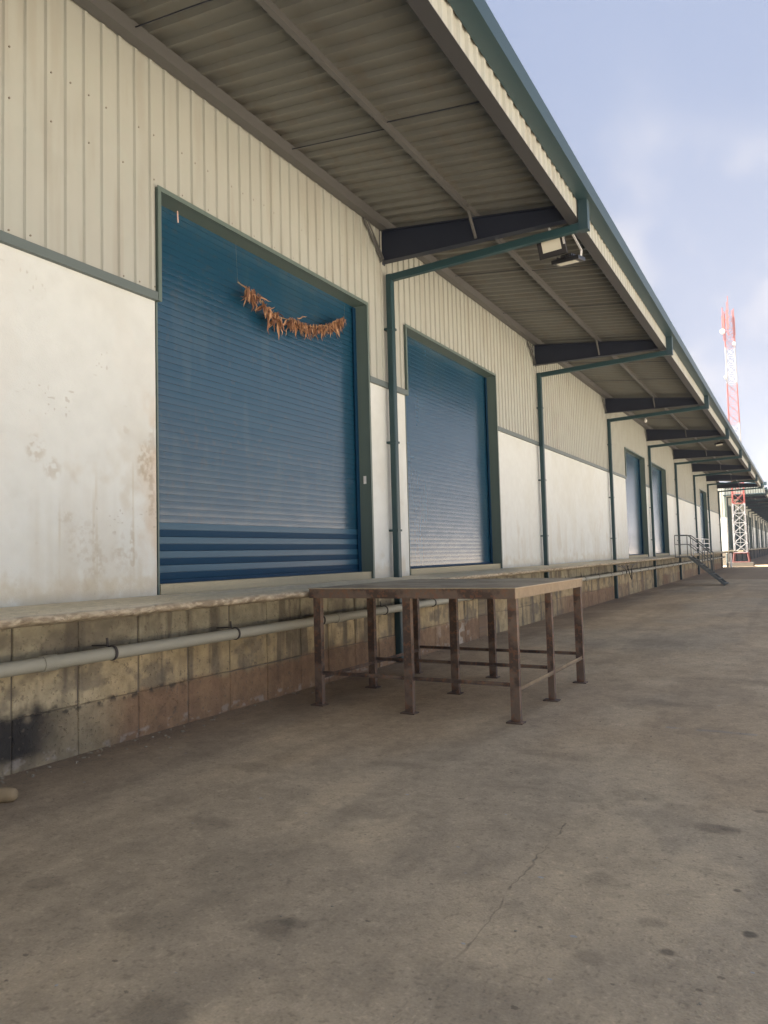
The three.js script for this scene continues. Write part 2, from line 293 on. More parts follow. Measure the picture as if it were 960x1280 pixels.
// ------------------------------------------------------------------ ground
{
  const g = thing('ground', 'brown grey stained concrete yard running along the loading dock', 'ground', [0, 0, 0], null, 'structure');
  const plane = (x0, x1, z0, z1, uvf) => { const b = new THREE.BufferGeometry(); const P = [[x0, z0], [x0, z1], [x1, z1], [x0, z0], [x1, z1], [x1, z0]]; b.setAttribute('position', new THREE.Float32BufferAttribute(P.flatMap(([x, z]) => [x, 0, z]), 3)); b.setAttribute('uv', new THREE.Float32BufferAttribute(P.flatMap(([x, z]) => uvf(x, z)), 2)); b.computeVertexNormals(); return b; };
  const f = (x, z) => [(x) / 24, (z) / 24];
  const lane = plane(-5.3, 2.7, -900, -39, f);
  part('concrete_paving', plane(-5.3, 2.7, -9, -0.6, (x, z) => [(x + 5.3) / 8, (z + 9) / 8.4]), M.groundNear, g);
  part('concrete_paving', plane(-5.3, 2.7, -39, -9, (x, z) => [(x + 5.3) / 8, (z + 39) / 30]), M.groundMid, g);
  const far = merge([plane(-5.3, 2.7, -0.6, 900, f), plane(2.7, 900, -900, 900, f), plane(-900, -5.3, -900, 900, f)]);
  part('outer_yard', far, M.groundFar, g); part('outer_yard', lane, M.groundLane, g);
}

// ------------------------------------------------------------------ warehouses
const FLOOR = 1.235, TRIM = 4.03, HEAD = 5.13, BEAMTOP = 6.407, SL = 0.119;
const roofY = x => BEAMTOP - SL * x;                       // top line of the beams, x local from the wall
function warehouse(o) {
  const { z0, z1, doors, beams, near } = o;                // z0 > z1
  const B = thing('warehouse', o.label, 'warehouse', [-5.25, 0, 0]);
  const F = o.floor ?? FLOOR;
  // wall runs between the openings
  const spans = []; let a = z0; for (const [d0, d1] of doors) { spans.push([a, d0 + 0.02]); a = d1 - 0.02; } spans.push([a, z1]);
  for (const [s0, s1] of spans) {
    const cuts = near && s0 > -2 ? [s0, -2.02, s1] : [s0, s1];
    for (let i = 0; i + 1 < cuts.length; i++) {
      const nearWall = near && cuts[i] === -2.02; const g = box(-0.25, 0, F, TRIM + 0.02, cuts[i + 1], cuts[i]);
      const u = g.attributes.uv, p = g.attributes.position; for (let k = 0; k < u.count; k++) { if (nearWall) u.setXY(k, (-2.02 - p.getZ(k)) / 3, (p.getY(k) - F) / 2.8); else u.setXY(k, -p.getZ(k) / 10, (p.getY(k) - F) / 2.8); }
      part('base_wall', g, nearWall ? M.plasterNear : M.plasterFar, B);
    }
    part('drip_trim', merge([box(0.002, 0.05, TRIM, TRIM + 0.012, s1, s0), bar([0.046, TRIM + 0.004, s0], [0.046, TRIM + 0.075, s0], 0.006).scale(1, 1, 1), box(0.04, 0.048, TRIM + 0.012, TRIM + 0.08, s1, s0)]), M.trim, B);
    part('backing_wall', box(-0.2, -0.03, TRIM + 0.02, HEAD + 0.05, s1, s0), M.inner, B);
  }
  part('backing_wall', box(-0.2, -0.03, HEAD + 0.05, 6.5, z1, z0), M.inner, B);
  // profiled cladding, sheet by sheet, cut round the doors
  const W = 0.935, wm = (u, h, v) => [0.006 + h, v, -u];
  const heads = doors.map(([d0, d1]) => [-d0 - 0.012, -d1 + 0.012]);
  for (let u = Math.floor(-z0 / W) * W; u < -z1; u += W) {
    let segs = [[Math.max(u, -z0), Math.min(u + W, -z1)]];
    for (const [h0, h1] of heads) segs = segs.flatMap(([s, e]) => { const r = []; for (const [x, y] of [[s, Math.min(e, h0)], [Math.max(s, h0), Math.min(e, h1)], [Math.max(s, h1), e]]) if (y - x > 1e-3) r.push([x, y]); return r; });
    for (const [s, e] of segs) { const mid = (s + e) / 2, over = heads.some(([h0, h1]) => mid > h0 && mid < h1); part('cladding_sheet', corr(s, e, over ? HEAD + 0.03 : TRIM + 0.016, 6.56, wm), M.cladding, B); }
  }
  // fixing screws in rows
  const sc = []; const sg = new THREE.CylinderGeometry(0.007, 0.009, 0.008, 6).rotateZ(Math.PI / 2).toNonIndexed();
  if (near) { for (let z = -2; z > -31; z -= 0.187) for (const y of [4.165, 5.65]) { if (rnd() < 0.35 || (y < 5 && doors.some(([d0, d1]) => z < d0 && z > d1))) continue; sc.push(sg.clone().translate(0.0095, y + rr(-.015, .015), z)); if (y < 5 && rnd() < .3) sc.push(sg.clone().translate(0.0095, y - .03, z + .02)); }
    for (let z = -2; z > -31; z -= 0.374) sc.push(sg.clone().translate(0.0095, HEAD + 0.09, z));
    const s = part('screw', merge(sc), M.screw, B); s.userData.kind = 'stuff'; }
  // roller doors
  doors.forEach(([d0, d1], i) => {
    const D = grp('roller_door', B), X = -0.18, fine = near && i < 2; if (fine) D.userData.label = i ? 'blue roller shutter with mottled reflections' : 'blue roller shutter under the dry garland';
    const pitch = 0.07, y0 = F + 0.135, n = Math.floor((HEAD - y0) / pitch) + 1;
    const prof = [[0, -0.006], [0.0038, -0.006], [0.0052, -0.0004], [0.022, 0.0], [0.036, 0.0002], [0.052, 0.0], [0.0688, -0.0004], [0.07, -0.006]];
    const mk = (dy, dx) => { const p = [], uv = []; const q = (k, z, y) => { p.push(X + prof[k][1] + dx * (prof[k][0] - .035), y + prof[k][0], z); uv.push(z / 4, (y + prof[k][0]) / 4); };
      const g = new THREE.BufferGeometry(); const y = dy; for (let k = 0; k + 1 < prof.length; k++) { q(k, d0, y); q(k, d1, y); q(k + 1, d1, y); q(k, d0, y); q(k + 1, d1, y); q(k + 1, d0, y); }
      g.setAttribute('position', new THREE.Float32BufferAttribute(p, 3)); g.setAttribute('uv', new THREE.Float32BufferAttribute(uv, 2)); g.computeVertexNormals();
      const N = g.attributes.normal; return g; };
    const all = [];
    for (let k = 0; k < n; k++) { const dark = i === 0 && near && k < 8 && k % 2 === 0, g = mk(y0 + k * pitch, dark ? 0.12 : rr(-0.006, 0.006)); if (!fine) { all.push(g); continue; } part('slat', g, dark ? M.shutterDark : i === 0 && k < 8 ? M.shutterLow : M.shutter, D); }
    if (!fine) part('shutter_curtain', merge(all), M.shutter, D);
    part('bottom_rail', box(X - 0.03, X + 0.012, F + 0.10, y0, d1 + 0.05, d0 - 0.05), M.shutterDark, D);
    part('door_sill', box(-0.2, 0.01, F + 0.002, F + 0.10, d1 + 0.021, d0 - 0.021), M.sill, D);
    for (const [za, zb, s] of [[d0, d0 - 0.018, 1], [d1, d1 + 0.018, -1]]) {
      part('jamb', s > 0 ? merge([box(-0.25, -0.003, F + 0.003, TRIM, za, zb), box(-0.25, 0.038, TRIM + 0.001, HEAD, za, zb), box(0.0385, 0.046, TRIM + 0.001, HEAD + 0.03, za + 0.012, zb - 0.012)]) : merge([box(-0.25, 0.038, F + 0.003, HEAD, za, zb), box(0.0385, 0.046, F + 0.003, HEAD + 0.03, za - 0.012, zb + 0.012)]), M.jamb, D);
      part('guide_rail', merge([box(X + 0.022, X + 0.03, F + 0.1, HEAD - 0.02, zb, zb - 0.075 * s), box(X - 0.03, X + 0.022, F + 0.1, HEAD - 0.02, zb, zb - 0.006 * s)]), M.shutterDark, D);
    }
    part('door_head', merge([box(-0.25, 0.038, HEAD, HEAD + 0.018, d1 - 0.012, d0 + 0.012), box(0.0385, 0.047, HEAD - 0.012, HEAD + 0.035, d1 - 0.013, d0 + 0.013)]), M.jamb, D);
    if (i === 0 && near) part('paint_mark', box(-0.085, -0.04, 2.57, 2.68, d1 + 0.0182, d1 + 0.0195), M.white, D);
  });
  // canopy
  const C = grp('canopy', B);
  const rm = (u, h, v) => [v, roofY(v) + 0.145 + 0.038 - h, -u], RW = 0.94;
  for (let u = Math.floor(-z0 / RW) * RW; u < -z1; u += RW) part('roof_sheet', corr(Math.max(u, -z0), Math.min(u + RW, -z1), -0.3, 3.02, rm, { p: 0.235, base: 0.09, top: 0.035, h: 0.05 }), M.roof, C);
  const zi = (x0, x1, yb, yt) => merge([box(x0, x1, yb, yb + 0.006, z1, z0), box(x0, x0 + 0.006, yb + .006, yt, z1, z0), box(x0, x1, yt, yt + 0.005, z1, z0)]);
  part('purlin', box(0.03, 0.15, roofY(0.1) - 0.005, roofY(0.1) + 0.135, z1, z0), M.purlin, C);
  part('purlin', merge([box(1.50, 1.56, roofY(1.53), roofY(1.53) + 0.007, z1, z0), box(1.50, 1.507, roofY(1.53) + .007, roofY(1.53) + 0.14, z1, z0)]), M.purlin, C);
  part('eave_beam', merge([box(2.79, 2.938, 5.864, 5.872, z1, z0), box(2.895, 2.905, 5.872, 6.15, z1, z0)]), M.eave, C);
  const fm = (u, h, v) => [2.912 + h, v, -u];
  for (let u = Math.floor(-z0 / W) * W; u < -z1; u += W) part('fascia_sheet', corr(Math.max(u, -z0), Math.min(u + W, -z1), 5.874, 6.24, fm, { p: 0.187, base: 0.09, top: 0.045, h: 0.024 }), M.cladding, C);
  const gz = (x0, x1, y0, y1) => box(x0, x1, y0, y1, z1, z0);
  part('gutter', merge([gz(2.945, 3.122, 6.112, 6.117), gz(3.118, 3.122, 6.117, 6.305), gz(3.095, 3.122, 6.305, 6.31), gz(2.941, 2.945, 6.112, 6.24), box(2.946, 3.117, 6.118, 6.29, z1, z1 + .004), box(2.946, 3.117, 6.118, 6.29, z0, z0 - .004)]), M.gutter, C);
  beams.forEach((zb, bi) => {
    // tapered I beam
    const web = new THREE.Shape(); web.moveTo(0.02, 5.934); web.lineTo(2.785, 5.884); web.lineTo(2.785, roofY(2.785)); web.lineTo(0.02, roofY(0.02)); web.closePath();
    const wg = new THREE.ExtrudeGeometry(web, { depth: 0.01, bevelEnabled: false }).translate(0, 0, zb - 0.005);
    const fl = (xa, ya, xb, yb, t) => { const s = new THREE.Shape(); s.moveTo(xa, ya); s.lineTo(xb, yb); s.lineTo(xb, yb + t); s.lineTo(xa, ya + t); s.closePath(); return new THREE.ExtrudeGeometry(s, { depth: 0.13, bevelEnabled: false }).translate(0, 0, zb - 0.065); };
    part('beam', merge([wg, fl(0.02, 5.922, 2.785, 5.868, 0.0115), fl(0.02, roofY(0.02) - 0.012, 2.785, roofY(2.785) - 0.012, 0.0117), box(0.012, 0.0195, 5.90, 6.40, zb - 0.075, zb + 0.075)]), M.beam, C);
    if (zb < z0 - 3) {
      part('fly_brace', bar([1.53, roofY(1.53) + 0.05, zb + 0.32], [1.53, 5.93, zb + 0.035], 0.035), M.purlin, C);
      part('kicker_brace', merge([bar([0.05, 6.38, zb + 0.58], [0.045, 5.93, zb + 0.04], 0.05, 0.012, [1, 0, 0]), bar([0.075, 6.36, zb + 0.50], [0.065, 5.95, zb + 0.05], 0.02, 0.02, [1, 0, 0])]), M.purlin, C);
    }
    for (const f of [1 / 3, 2 / 3]) { const zz = zb + 7.26 * f; if (zz > z0 - .3 || (!near && bi > 2)) continue;
      part('sag_rod', tube([0.12, roofY(0.12) + 0.09, zz], [1.50, roofY(1.5) + 0.09, zz], 0.006, 6), M.beam, C);
      part('sag_rod', tube([1.52, roofY(1.52) + 0.09, zz + (f < .5 ? .12 : -.1)], [2.72, roofY(2.72) + 0.09, zz + (f < .5 ? .12 : -.1)], 0.006, 6), M.beam, C); }
    // rectangular rainwater pipe with its arm to the gutter
    const P = grp('downpipe', B), zp = zb - 0.06, s = 0.05;
    part('vertical_pipe', merge([bar([0.10, F - 1.22, zp], [0.10, 5.74, zp], 2 * s, 2 * s, [1, 0, 0])]), M.pipe, P);
    part('pipe_arm', merge([bar([0.15, 5.69, zp], [2.944, 5.775, zp], 2 * s)]), M.pipe, P);
    part('gutter_outlet', box(2.945, 3.065, 5.715, 6.1115, zp - 0.06, zp + 0.06), M.gutter, P);
    for (const y of [1.9, 3.2, 4.9]) part('pipe_clip', box(0.0, 0.156, y, y + 0.03, zp - s - 0.02, zp + s + 0.006), M.pipe, P);
  });
  if (!near) {
    for (let k = 0; k < 4; k++) part('end_fascia', corr(k * 0.76, k * 0.76 + 0.755, 5.86, 6.46, (u, h, v) => [-0.1 + u, v, z0 + 0.03 + h], { p: 0.187, base: 0.09, top: 0.045, h: 0.024 }), M.endFascia, C);
    part('end_trim', merge([box(-0.15, 3.12, 6.465, 6.74, z0 - 0.02, z0 + 0.07), box(-0.15, 2.93, 5.79, 5.855, z0 - 0.02, z0 + 0.07)]), M.gutter, C);
  }
  // the rest of the roof, gables and back wall
  const R = 14.5, ry = x => roofY(x) + 0.19;
  const roofShape = new THREE.Shape(); roofShape.moveTo(-0.32, ry(-0.32)); roofShape.lineTo(-R, ry(-R)); roofShape.lineTo(-2 * R, ry(0)); roofShape.lineTo(-2 * R, ry(0) - 0.06); roofShape.lineTo(-R, ry(-R) - 0.06); roofShape.lineTo(-0.32, ry(-0.32) - 0.06); roofShape.closePath();
  part('main_roof', new THREE.ExtrudeGeometry(roofShape, { depth: z0 - z1, bevelEnabled: false }).translate(0, 0, z1), M.mainRoof, B);
  for (const [zz, dir] of [[z0, 1], [z1, -1]]) {
    const lo = box(-2 * R, -0.252, 0.0, TRIM, zz, zz - 0.2 * dir); const u = lo.attributes.uv, p = lo.attributes.position; for (let k = 0; k < u.count; k++) u.setXY(k, p.getX(k) / 10, (p.getY(k) - F) / 2.8);
    part('end_wall', lo, M.plasterFar, B);
    const gs = new THREE.Shape(); gs.moveTo(-0.252, TRIM); gs.lineTo(-0.252, roofY(-.25) + 0.12); gs.lineTo(-R, roofY(-R) + .12); gs.lineTo(-2 * R, roofY(0) + .12); gs.lineTo(-2 * R, TRIM); gs.closePath();
    part('gable', new THREE.ExtrudeGeometry(gs, { depth: 0.15, bevelEnabled: false }).translate(0, 0, dir > 0 ? zz - 0.17 : zz + 0.02), M.inner, B);
    if (!near && dir > 0) for (let k = 0; k < 8; k++) part('cladding_sheet', corr(k * W, (k + 1) * W, TRIM, roofY(-k * W) + 0.1, (u, h, v) => [-u, v, zz + 0.01 + h]), M.cladding, B);
    if (!near && dir > 0) part('corner_trim', merge([box(-0.06, 0.05, TRIM, 6.4, zz + 0.036, zz - 0.05)]), M.jamb, B);
  }
  part('back_wall', box(-2 * R, -2 * R + 0.2, 0, 6.3, z1 + .2, z0 - .2), M.plasterFar, B);
  return B;
}
const zb0 = -9.49, bs = 7.265;
warehouse({ label: 'long cream warehouse with blue roller doors and canopy over the dock', z0: 20, z1: -61, near: true,
  doors: [[-5.02, -8.97], [-10.14, -14.07], [-26.8, -30.5], [-31.95, -35.75], [-48.9, -52.5]], beams: [zb0 + 3 * bs, zb0 + 2 * bs, zb0 + bs, zb0, zb0 - bs, zb0 - 2 * bs, zb0 - 3 * bs, zb0 - 4 * bs, zb0 - 5 * bs, zb0 - 6 * bs, zb0 - 7 * bs + .05] });
warehouse({ label: 'second warehouse beyond the gap, behind the lattice tower', z0: -67.3, z1: -190, near: false,
  doors: [[-68.6, -72.4], [-77.6, -81.2], [-84.8, -88.4], [-92.1, -95.7], [-99.3, -103], [-114, -117.6], [-128.6, -132.2], [-143, -146.6]], beams: [...Array(17).keys()].map(k => -68 - k * 7.265) });

// ------------------------------------------------------------------ loading docks
function dock(o) {
  const { z0, z1, near } = o;
  const D = thing('loading_dock', o.label, 'loading dock', [-5.25, 0, 0]);
  // slab with a broken front edge
  const pos = [], uv = [], idx = []; const st = near ? 0.035 : 0.5; let n = 0, z = z0; const zs = [];
  while (z > z1) { zs.push(z); z -= z < -16 || z > -1 ? Math.max(st, 0.25) : st; } zs.push(z1);
  for (const zz of zs) {
    const w = near ? 0.03 * (fbm(zz * 0.5, 3, 3) - 0.5) + 0.022 * (fbm(zz * 3, 9, 5) - 0.5) - 0.055 * sst(0.58, 0.64, fbm(zz * 1.9, 40, 4)) - 0.03 * sst(0.6, 0.66, fbm(zz * 6, 60, 3)) : 0, w2 = near ? 0.028 * (fbm(zz * 9, 19, 5) - 0.5) : 0, w3 = near ? 0.026 * (fbm(zz * 8, 29, 5) - .5) : 0;
    const e = 0.675 + w, L = FLOOR - 0.034, ring = [[-0.24, FLOOR, 0.2], [0.02, FLOOR, 0.42], [e - 0.06, L + 0.004 + w3 * 0.2, 1.08], [e - 0.010, L - 0.005 + w3 * 0.3, 1.17], [e + w2 * 0.5, L - 0.022 + w3 * .5, 1.21], [e + w2 * 0.4 - .004, L - 0.044 + w3, 1.25], [e - 0.02 + w2, L - 0.062 + w3, 1.30], [e - 0.10, L - 0.08, 1.40], [-0.24, FLOOR - 0.13, 1.55]];
    for (const [x, y, v] of ring) { pos.push(x, y, zz); uv.push(zz / 10, v / 1.6); }
    n++;
  }
  const m = 9; for (let i = 0; i + 1 < n; i++) for (let k = 0; k + 1 < m; k++) { const a = i * m + k, b = a + 1, c = a + m, d = c + 1; idx.push(a, b, c, b, d, c); }
  const g = new THREE.BufferGeometry(); g.setAttribute('position', new THREE.Float32BufferAttribute(pos, 3)); g.setAttribute('uv', new THREE.Float32BufferAttribute(uv, 2)); g.setIndex(idx); g.computeVertexNormals();
  part('platform_slab', g, M.slab, D);
  part('dock_core', box(-0.5, -0.02, 0.0, 1.10, z1 + .01, z0 - .01), M.core, D);
  for (const ze of [z0, z1]) part('slab_end', box(-0.24, 1.15, FLOOR - 0.09, FLOOR - 0.004, ze - 0.03, ze + 0.03), M.sill, D);
  // blocks
  const blk = (za, zb, ya, yb, mat, jig) => { // front face chamfered
    const c = 0.007, X = 0.05 + (jig ? rr(-0.004, 0.006) : 0), j = () => jig ? rr(-0.004, 0.004) : 0;
    const o4 = [[za + j(), ya + j()], [zb + j(), ya + j()], [zb + j(), yb + j()], [za + j(), yb + j()]], cz = (za + zb) / 2, cy = (ya + yb) / 2;
    const inn = o4.map(([z, y]) => [z + Math.sign(cz - z) * c, y + Math.sign(cy - y) * c]);
    const P = [], U = []; const v = (x, z, y) => { P.push(x, y, z); if (mat === M.dockNear) U.push((z + 13) / 11, y / 1.3); else U.push((z + 62) / 49, y / 1.3); };
    const quad = (a, b, c2, d) => { for (const q of [a, b, c2, a, c2, d]) v(...q); };
    quad(...inn.map(([z, y]) => [X, z, y]));
    for (let k = 0; k < 4; k++) { const l = (k + 1) % 4; quad([X - c, ...o4[k]], [X - c, ...o4[l]], [X, ...inn[l]], [X, ...inn[k]]); quad([-0.03, ...o4[k]], [-0.03, ...o4[l]], [X - c, ...o4[l]], [X - c, ...o4[k]]); }
    const gg = new THREE.BufferGeometry(); gg.setAttribute('position', new THREE.Float32BufferAttribute(P, 3)); gg.setAttribute('uv', new THREE.Float32BufferAttribute(U, 2)); gg.computeVertexNormals(); return gg;
  };
  const rest = [];
  const J = []; for (let zz = z0; zz > z1; ) { J.push(zz); zz -= near ? 0.61 + (h2(Math.round(zz * 100), 4) - 0.5) * 0.05 : 1.2; } J.push(z1);
  if (near) { const k = J.findIndex(v => v < -3.4); const off = -3.51 - J[k]; for (let i = 1; i < J.length - 1; i++) J[i] += off; }
  for (let i = 0; i + 1 < J.length; i++) {
    const za = J[i] - 0.007, zb = J[i + 1] + 0.007; if (za - zb < 0.05) continue;
    const mat = !near ? M.dockDark : near && za < -2.05 && zb > -13 ? M.dockNear : M.dockFar, single = near && za < -1.5 && zb > -30;
    for (const [ya, yb] of [[0.40, 0.775], [0.787, 1.125]]) { const b = blk(za, zb, ya, yb, mat, near); if (single) part('block', b, mat, D); else rest.push(b); }
    if (single) { const low = blk(za + 0.003, zb - 0.003, -0.02, 0.394, mat, true); part('plinth_block', low, mat, D); } else rest.push(blk(za, zb, -0.02, 0.394, mat, false));
  }
  const r = part('block', merge(rest), near ? M.dockFar : M.dockDark, D); r.userData.kind = 'stuff';
  part('mortar', box(-0.02, near ? 0.038 : 0.03, 0, 1.12, z1 + .02, z0 - .02), M.core, D);
  return D;
}
dock({ label: 'raised loading dock of stained concrete blocks with broken slab edge', z0: 19.9, z1: -61.1, near: true });
dock({ label: 'far loading dock in front of the second warehouse', z0: -67.2, z1: -190, near: false });

// grey service pipe along the dock face
{
  const T = thing('service_pipe', 'long grey pipe strapped along the face of the loading dock', 'pipe', [-4.97, 0, 0]);
  const y = 0.812, R = 0.054; let z = 8.35;
  while (z > -60) { const e = Math.max(z - 4, -60.5), sagA = 0.01 * (vn(z, 3) - 0.5), sagB = 0.01 * (vn(e, 3) - 0.5);
    part('pipe_length', tube([0, y + sagA, z], [0, y + sagB, e], R, 20), M.greyPipe, T); part('coupling', tube([0, y + sagB, e + 0.06], [0, y + sagB, e - 0.06], R + 0.008, 20), M.greyPipe, T); z = e; if (e <= -60.5) break; }
  for (let zz = -1.2; zz > -60; zz -= 1.52) {
    const g = new THREE.TorusGeometry(R + 0.005, 0.006, 5, 18).scale(1, 1, 2.5).translate(0, y, zz); part('pipe_strap', merge([g, bar([-0.24, y + 0.05, zz], [-0.05, y + 0.06, zz], 0.025, 0.01), bar([-0.05, y + .05, zz], [-0.06, y + 0.12, zz], 0.02, 0.008, [1, 0, 0])]), M.strap, T);
  }
}

// ------------------------------------------------------------------ steel work table
{
  const T = thing('steel_table', 'rusty steel work table with nine legs standing beside the dock', 'table', [-3.4, 0, -7.63]);
  const X = [-1.085, -0.02, 1.07], Z = [1.13, 0.02, -1.13];
  part('tabletop', box(-1.15, 1.135, 1.219, 1.227, -1.20, 1.20, 1), M.tabletop, T);
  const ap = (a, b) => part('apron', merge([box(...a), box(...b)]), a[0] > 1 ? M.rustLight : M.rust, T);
  ap([-1.14, 1.125, 1.125, 1.2185, 1.178, 1.19], [-1.12, 1.10, 1.125, 1.133, 1.13, 1.177]); ap([-1.14, 1.125, 1.125, 1.2185, -1.19, -1.178], [-1.12, 1.1, 1.125, 1.133, -1.177, -1.13]);
  ap([1.113, 1.125, 1.125, 1.2185, -1.177, 1.177], [1.07, 1.112, 1.125, 1.133, -1.12, 1.12]); ap([-1.14, -1.128, 1.125, 1.2185, -1.177, 1.177], [-1.127, -1.08, 1.125, 1.133, -1.12, 1.12]);
  for (const x of [-0.55, 0, 0.55]) part('cross_member', box(x - 0.03, x + 0.03, 1.16, 1.2185, -1.176, 1.176), M.rust, T);
  X.forEach((x, i) => Z.forEach((z, j) => {
    const c = [box(x - 0.043, x + 0.043, 0.012, 1.124, z - 0.004, z + 0.004), box(x + 0.036, x + 0.043, 0.012, 1.124, z - 0.055, z - 0.0045), box(x - 0.043, x - 0.036, 0.012, 1.124, z - 0.055, z - 0.0045)];
    const g = merge(c); if (i === 2 && j === 1) g.translate(-x, 0, -z).scale(0.75, 1, 1).translate(x, 0, z);
    const L = part('leg', g, M.rust, T); part('foot_plate', box(x - 0.085, x + 0.07, 0.0, 0.0115, z - 0.075, z + 0.035), M.rust, L);
  }));
  const an = (a, b) => merge([bar(a, b, 0.034, 0.005), bar([a[0], a[1] + 0.018, a[2]], [b[0], b[1] + 0.018, b[2]], 0.005, 0.03)]);
  for (const z of Z) for (const i of [0, 1]) part('stretcher', an([X[i] + 0.045, 0.325, z - 0.03], [X[i + 1] - 0.045, 0.325, z - 0.03]), j0(z), T);
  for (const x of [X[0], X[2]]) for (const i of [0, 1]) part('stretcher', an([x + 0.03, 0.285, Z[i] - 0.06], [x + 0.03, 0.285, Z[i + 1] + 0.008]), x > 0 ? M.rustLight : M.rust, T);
  function j0() { return M.rust; }
}

// ------------------------------------------------------------------ dried leaf garland on the first door
{
  const O = [-5.30, 4.41, -7.17], T = thing('leaf_garland', 'dried brown leaf garland drooping across the first blue shutter', 'garland', O);
  const key = [[-6.42, 4.61], [-6.68, 4.535], [-7.08, 4.42], [-7.45, 4.43], [-7.8, 4.47], [-8.2, 4.585], [-8.63, 4.80]].map(([z, y]) => new THREE.Vector3(-5.30 - O[0] + 0.02 * Math.sin(z * 9), y - O[1] + 0.03, z + 7.3));
  const cv = new THREE.CatmullRomCurve3(key);
  part('string', new THREE.TubeGeometry(cv, 60, 0.006, 5), M.string, T);
  part('end_string', merge([tube(key[0].toArray(), [-0.10, HEAD - 0.005 - O[1], -6.36 - O[2]], 0.0008, 4), tube(key[6].toArray(), [-0.12, HEAD - 0.02 - O[1], -8.70 - O[2]], 0.0008, 4)]), M.string, T);
  const lf = [0, 1, 2, 3].map(k => { // curled folded leaf hanging down from the origin
    const L = 0.085 + 0.022 * k, w = 0.012 + 0.004 * (k % 2), P = []; const N = 5; const pt = (i, s) => { const t = i / N, ww = w * Math.sin(Math.PI * Math.min(1, 0.12 + t * 0.88)) * (1 - 0.2 * t), cu = (k - 1.5) * 0.03 * t * t; return [cu + 0.7 * Math.abs(s) * ww + 0.006 * Math.sin(i * 2 + k), -t * L, s * ww * 0.75]; };
    for (let i = 0; i < N; i++) for (const [s0, s1] of [[-1, 0], [0, 1]]) { const a = pt(i, s0), b = pt(i, s1), c = pt(i + 1, s1), d = pt(i + 1, s0); P.push(...a, ...b, ...c, ...a, ...c, ...d); }
    const g = new THREE.BufferGeometry(); g.setAttribute('position', new THREE.Float32BufferAttribute(P, 3)); g.computeVertexNormals(); return g; });
  const q = new THREE.Vector3();
  for (let i = 0; i < 340; i++) {
    const t = rnd(), dens = t < 0.09 ? 0.03 : t < 0.2 ? 0.9 : t < 0.27 ? 0.7 : t < 0.38 ? 0.75 : t < 0.44 ? 0.25 : 1; if (rnd() > dens) continue; cv.getPoint(t, q);
    const m = new THREE.Mesh(lf[Math.floor(rnd() * 4)], leafMats[Math.floor(rnd() * 4)]); m.name = 'leaf'; m.castShadow = m.receiveShadow = true; const s = rr(0.6, 1.6) * (t < 0.4 ? 1.2 : 1);
    m.scale.setScalar(s); m.position.copy(q).add(new THREE.Vector3(rr(-0.02, 0.03), rr(-0.01, 0.035), rr(-0.02, 0.02))); m.rotation.set(rr(-1, 1) * rr(0, 1.4), rr(0, 6.28), rr(-1, 1) * rr(0, 1.1)); T.add(m);
  }
  const rag = new THREE.TubeGeometry(new THREE.CatmullRomCurve3([new THREE.Vector3(0, 0, 0), new THREE.Vector3(0.012, -0.05, 0.004), new THREE.Vector3(0.004, -0.12, -0.006)]), 8, 0.009, 5).scale(0.5, 1, 1);
  const R = thing('ribbon', 'short pale string end hanging from the first door head', 'string', [-5.38, 5.125, -5.44]); part('strand', rag, M.pink, R);
}

// ------------------------------------------------------------------ floodlights
function flood(pos, rot, label, arm) {
  const T = thing('floodlight', label, 'floodlight', pos, 'floodlights under the canopy');
  const H = grp('lamp_head', T); H.rotation.set(...rot); H.scale.setScalar(1.2);
  const s = new THREE.Shape(); s.moveTo(-0.15, -0.105); s.lineTo(0.15, -0.105); s.lineTo(0.15, 0.105); s.lineTo(-0.15, 0.105); s.closePath();
  part('housing', new THREE.ExtrudeGeometry(s, { depth: 0.03, bevelEnabled: true, bevelSize: 0.008, bevelThickness: 0.008, bevelSegments: 2 }).translate(0, 0, -0.02), M.black, H);
  part('lens', box(-0.105, 0.105, -0.05, 0.085, 0.019, 0.0225), M.lens, H);
  part('heat_sink', merge([0, 1, 2, 3, 4].map(k => box(-0.10 + k * 0.045, -0.09 + k * 0.045, -0.085, 0.085, -0.055, -0.0275)).concat(box(-0.06, 0.06, -0.05, 0.05, -0.075, -0.028))), M.black, H);
  part('bracket', merge(arm.map(([a, b]) => bar(a, b, 0.028, 0.012))), M.galv, T);
}
flood([-2.74, 5.69, -9.75], [0.42, 0.12, 0.05], 'square floodlight facing the yard under the first canopy beam, upper of two', [[[-.17, 0, -0.0], [-.17, .10, .06]], [[.17, 0, 0], [.17, .10, .06]], [[-.17, .1, .06], [.17, .1, .06]], [[.02, .1, .06], [.02, .215, .20]]]);
flood([-2.55, 5.475, -9.85], [1.75, 0, 0.1], 'slim downturned floodlight below the square one, pale lens edge showing', [[[.17, 0, 0], [.19, .10, .03]], [[.19, .10, .03], [.10, .345, .30]]]);
flood([-2.85, 6.0, -35.0], [1.35, 0.1, 0], 'small distant floodlight under the canopy soffit, fourth bay', [[[0, .03, 0], [0, .22, 0]]]);
{
  const T = thing('bulb_lamp', 'small hanging bulb lamp under the canopy beside a beam', 'lamp', [-4.8, 6.35, -28.7]);
  part('cable', tube([0, 0.03, 0], [0, 0.16, 0], 0.006, 6), M.black, T); part('bulb', new THREE.SphereGeometry(0.055, 14, 10).scale(1, 1.2, 1).translate(0, -0.03, 0), M.white, T); part('cap', new THREE.CylinderGeometry(0.03, 0.035, 0.06, 10).translate(0, 0.045, 0), M.galv, T);
}

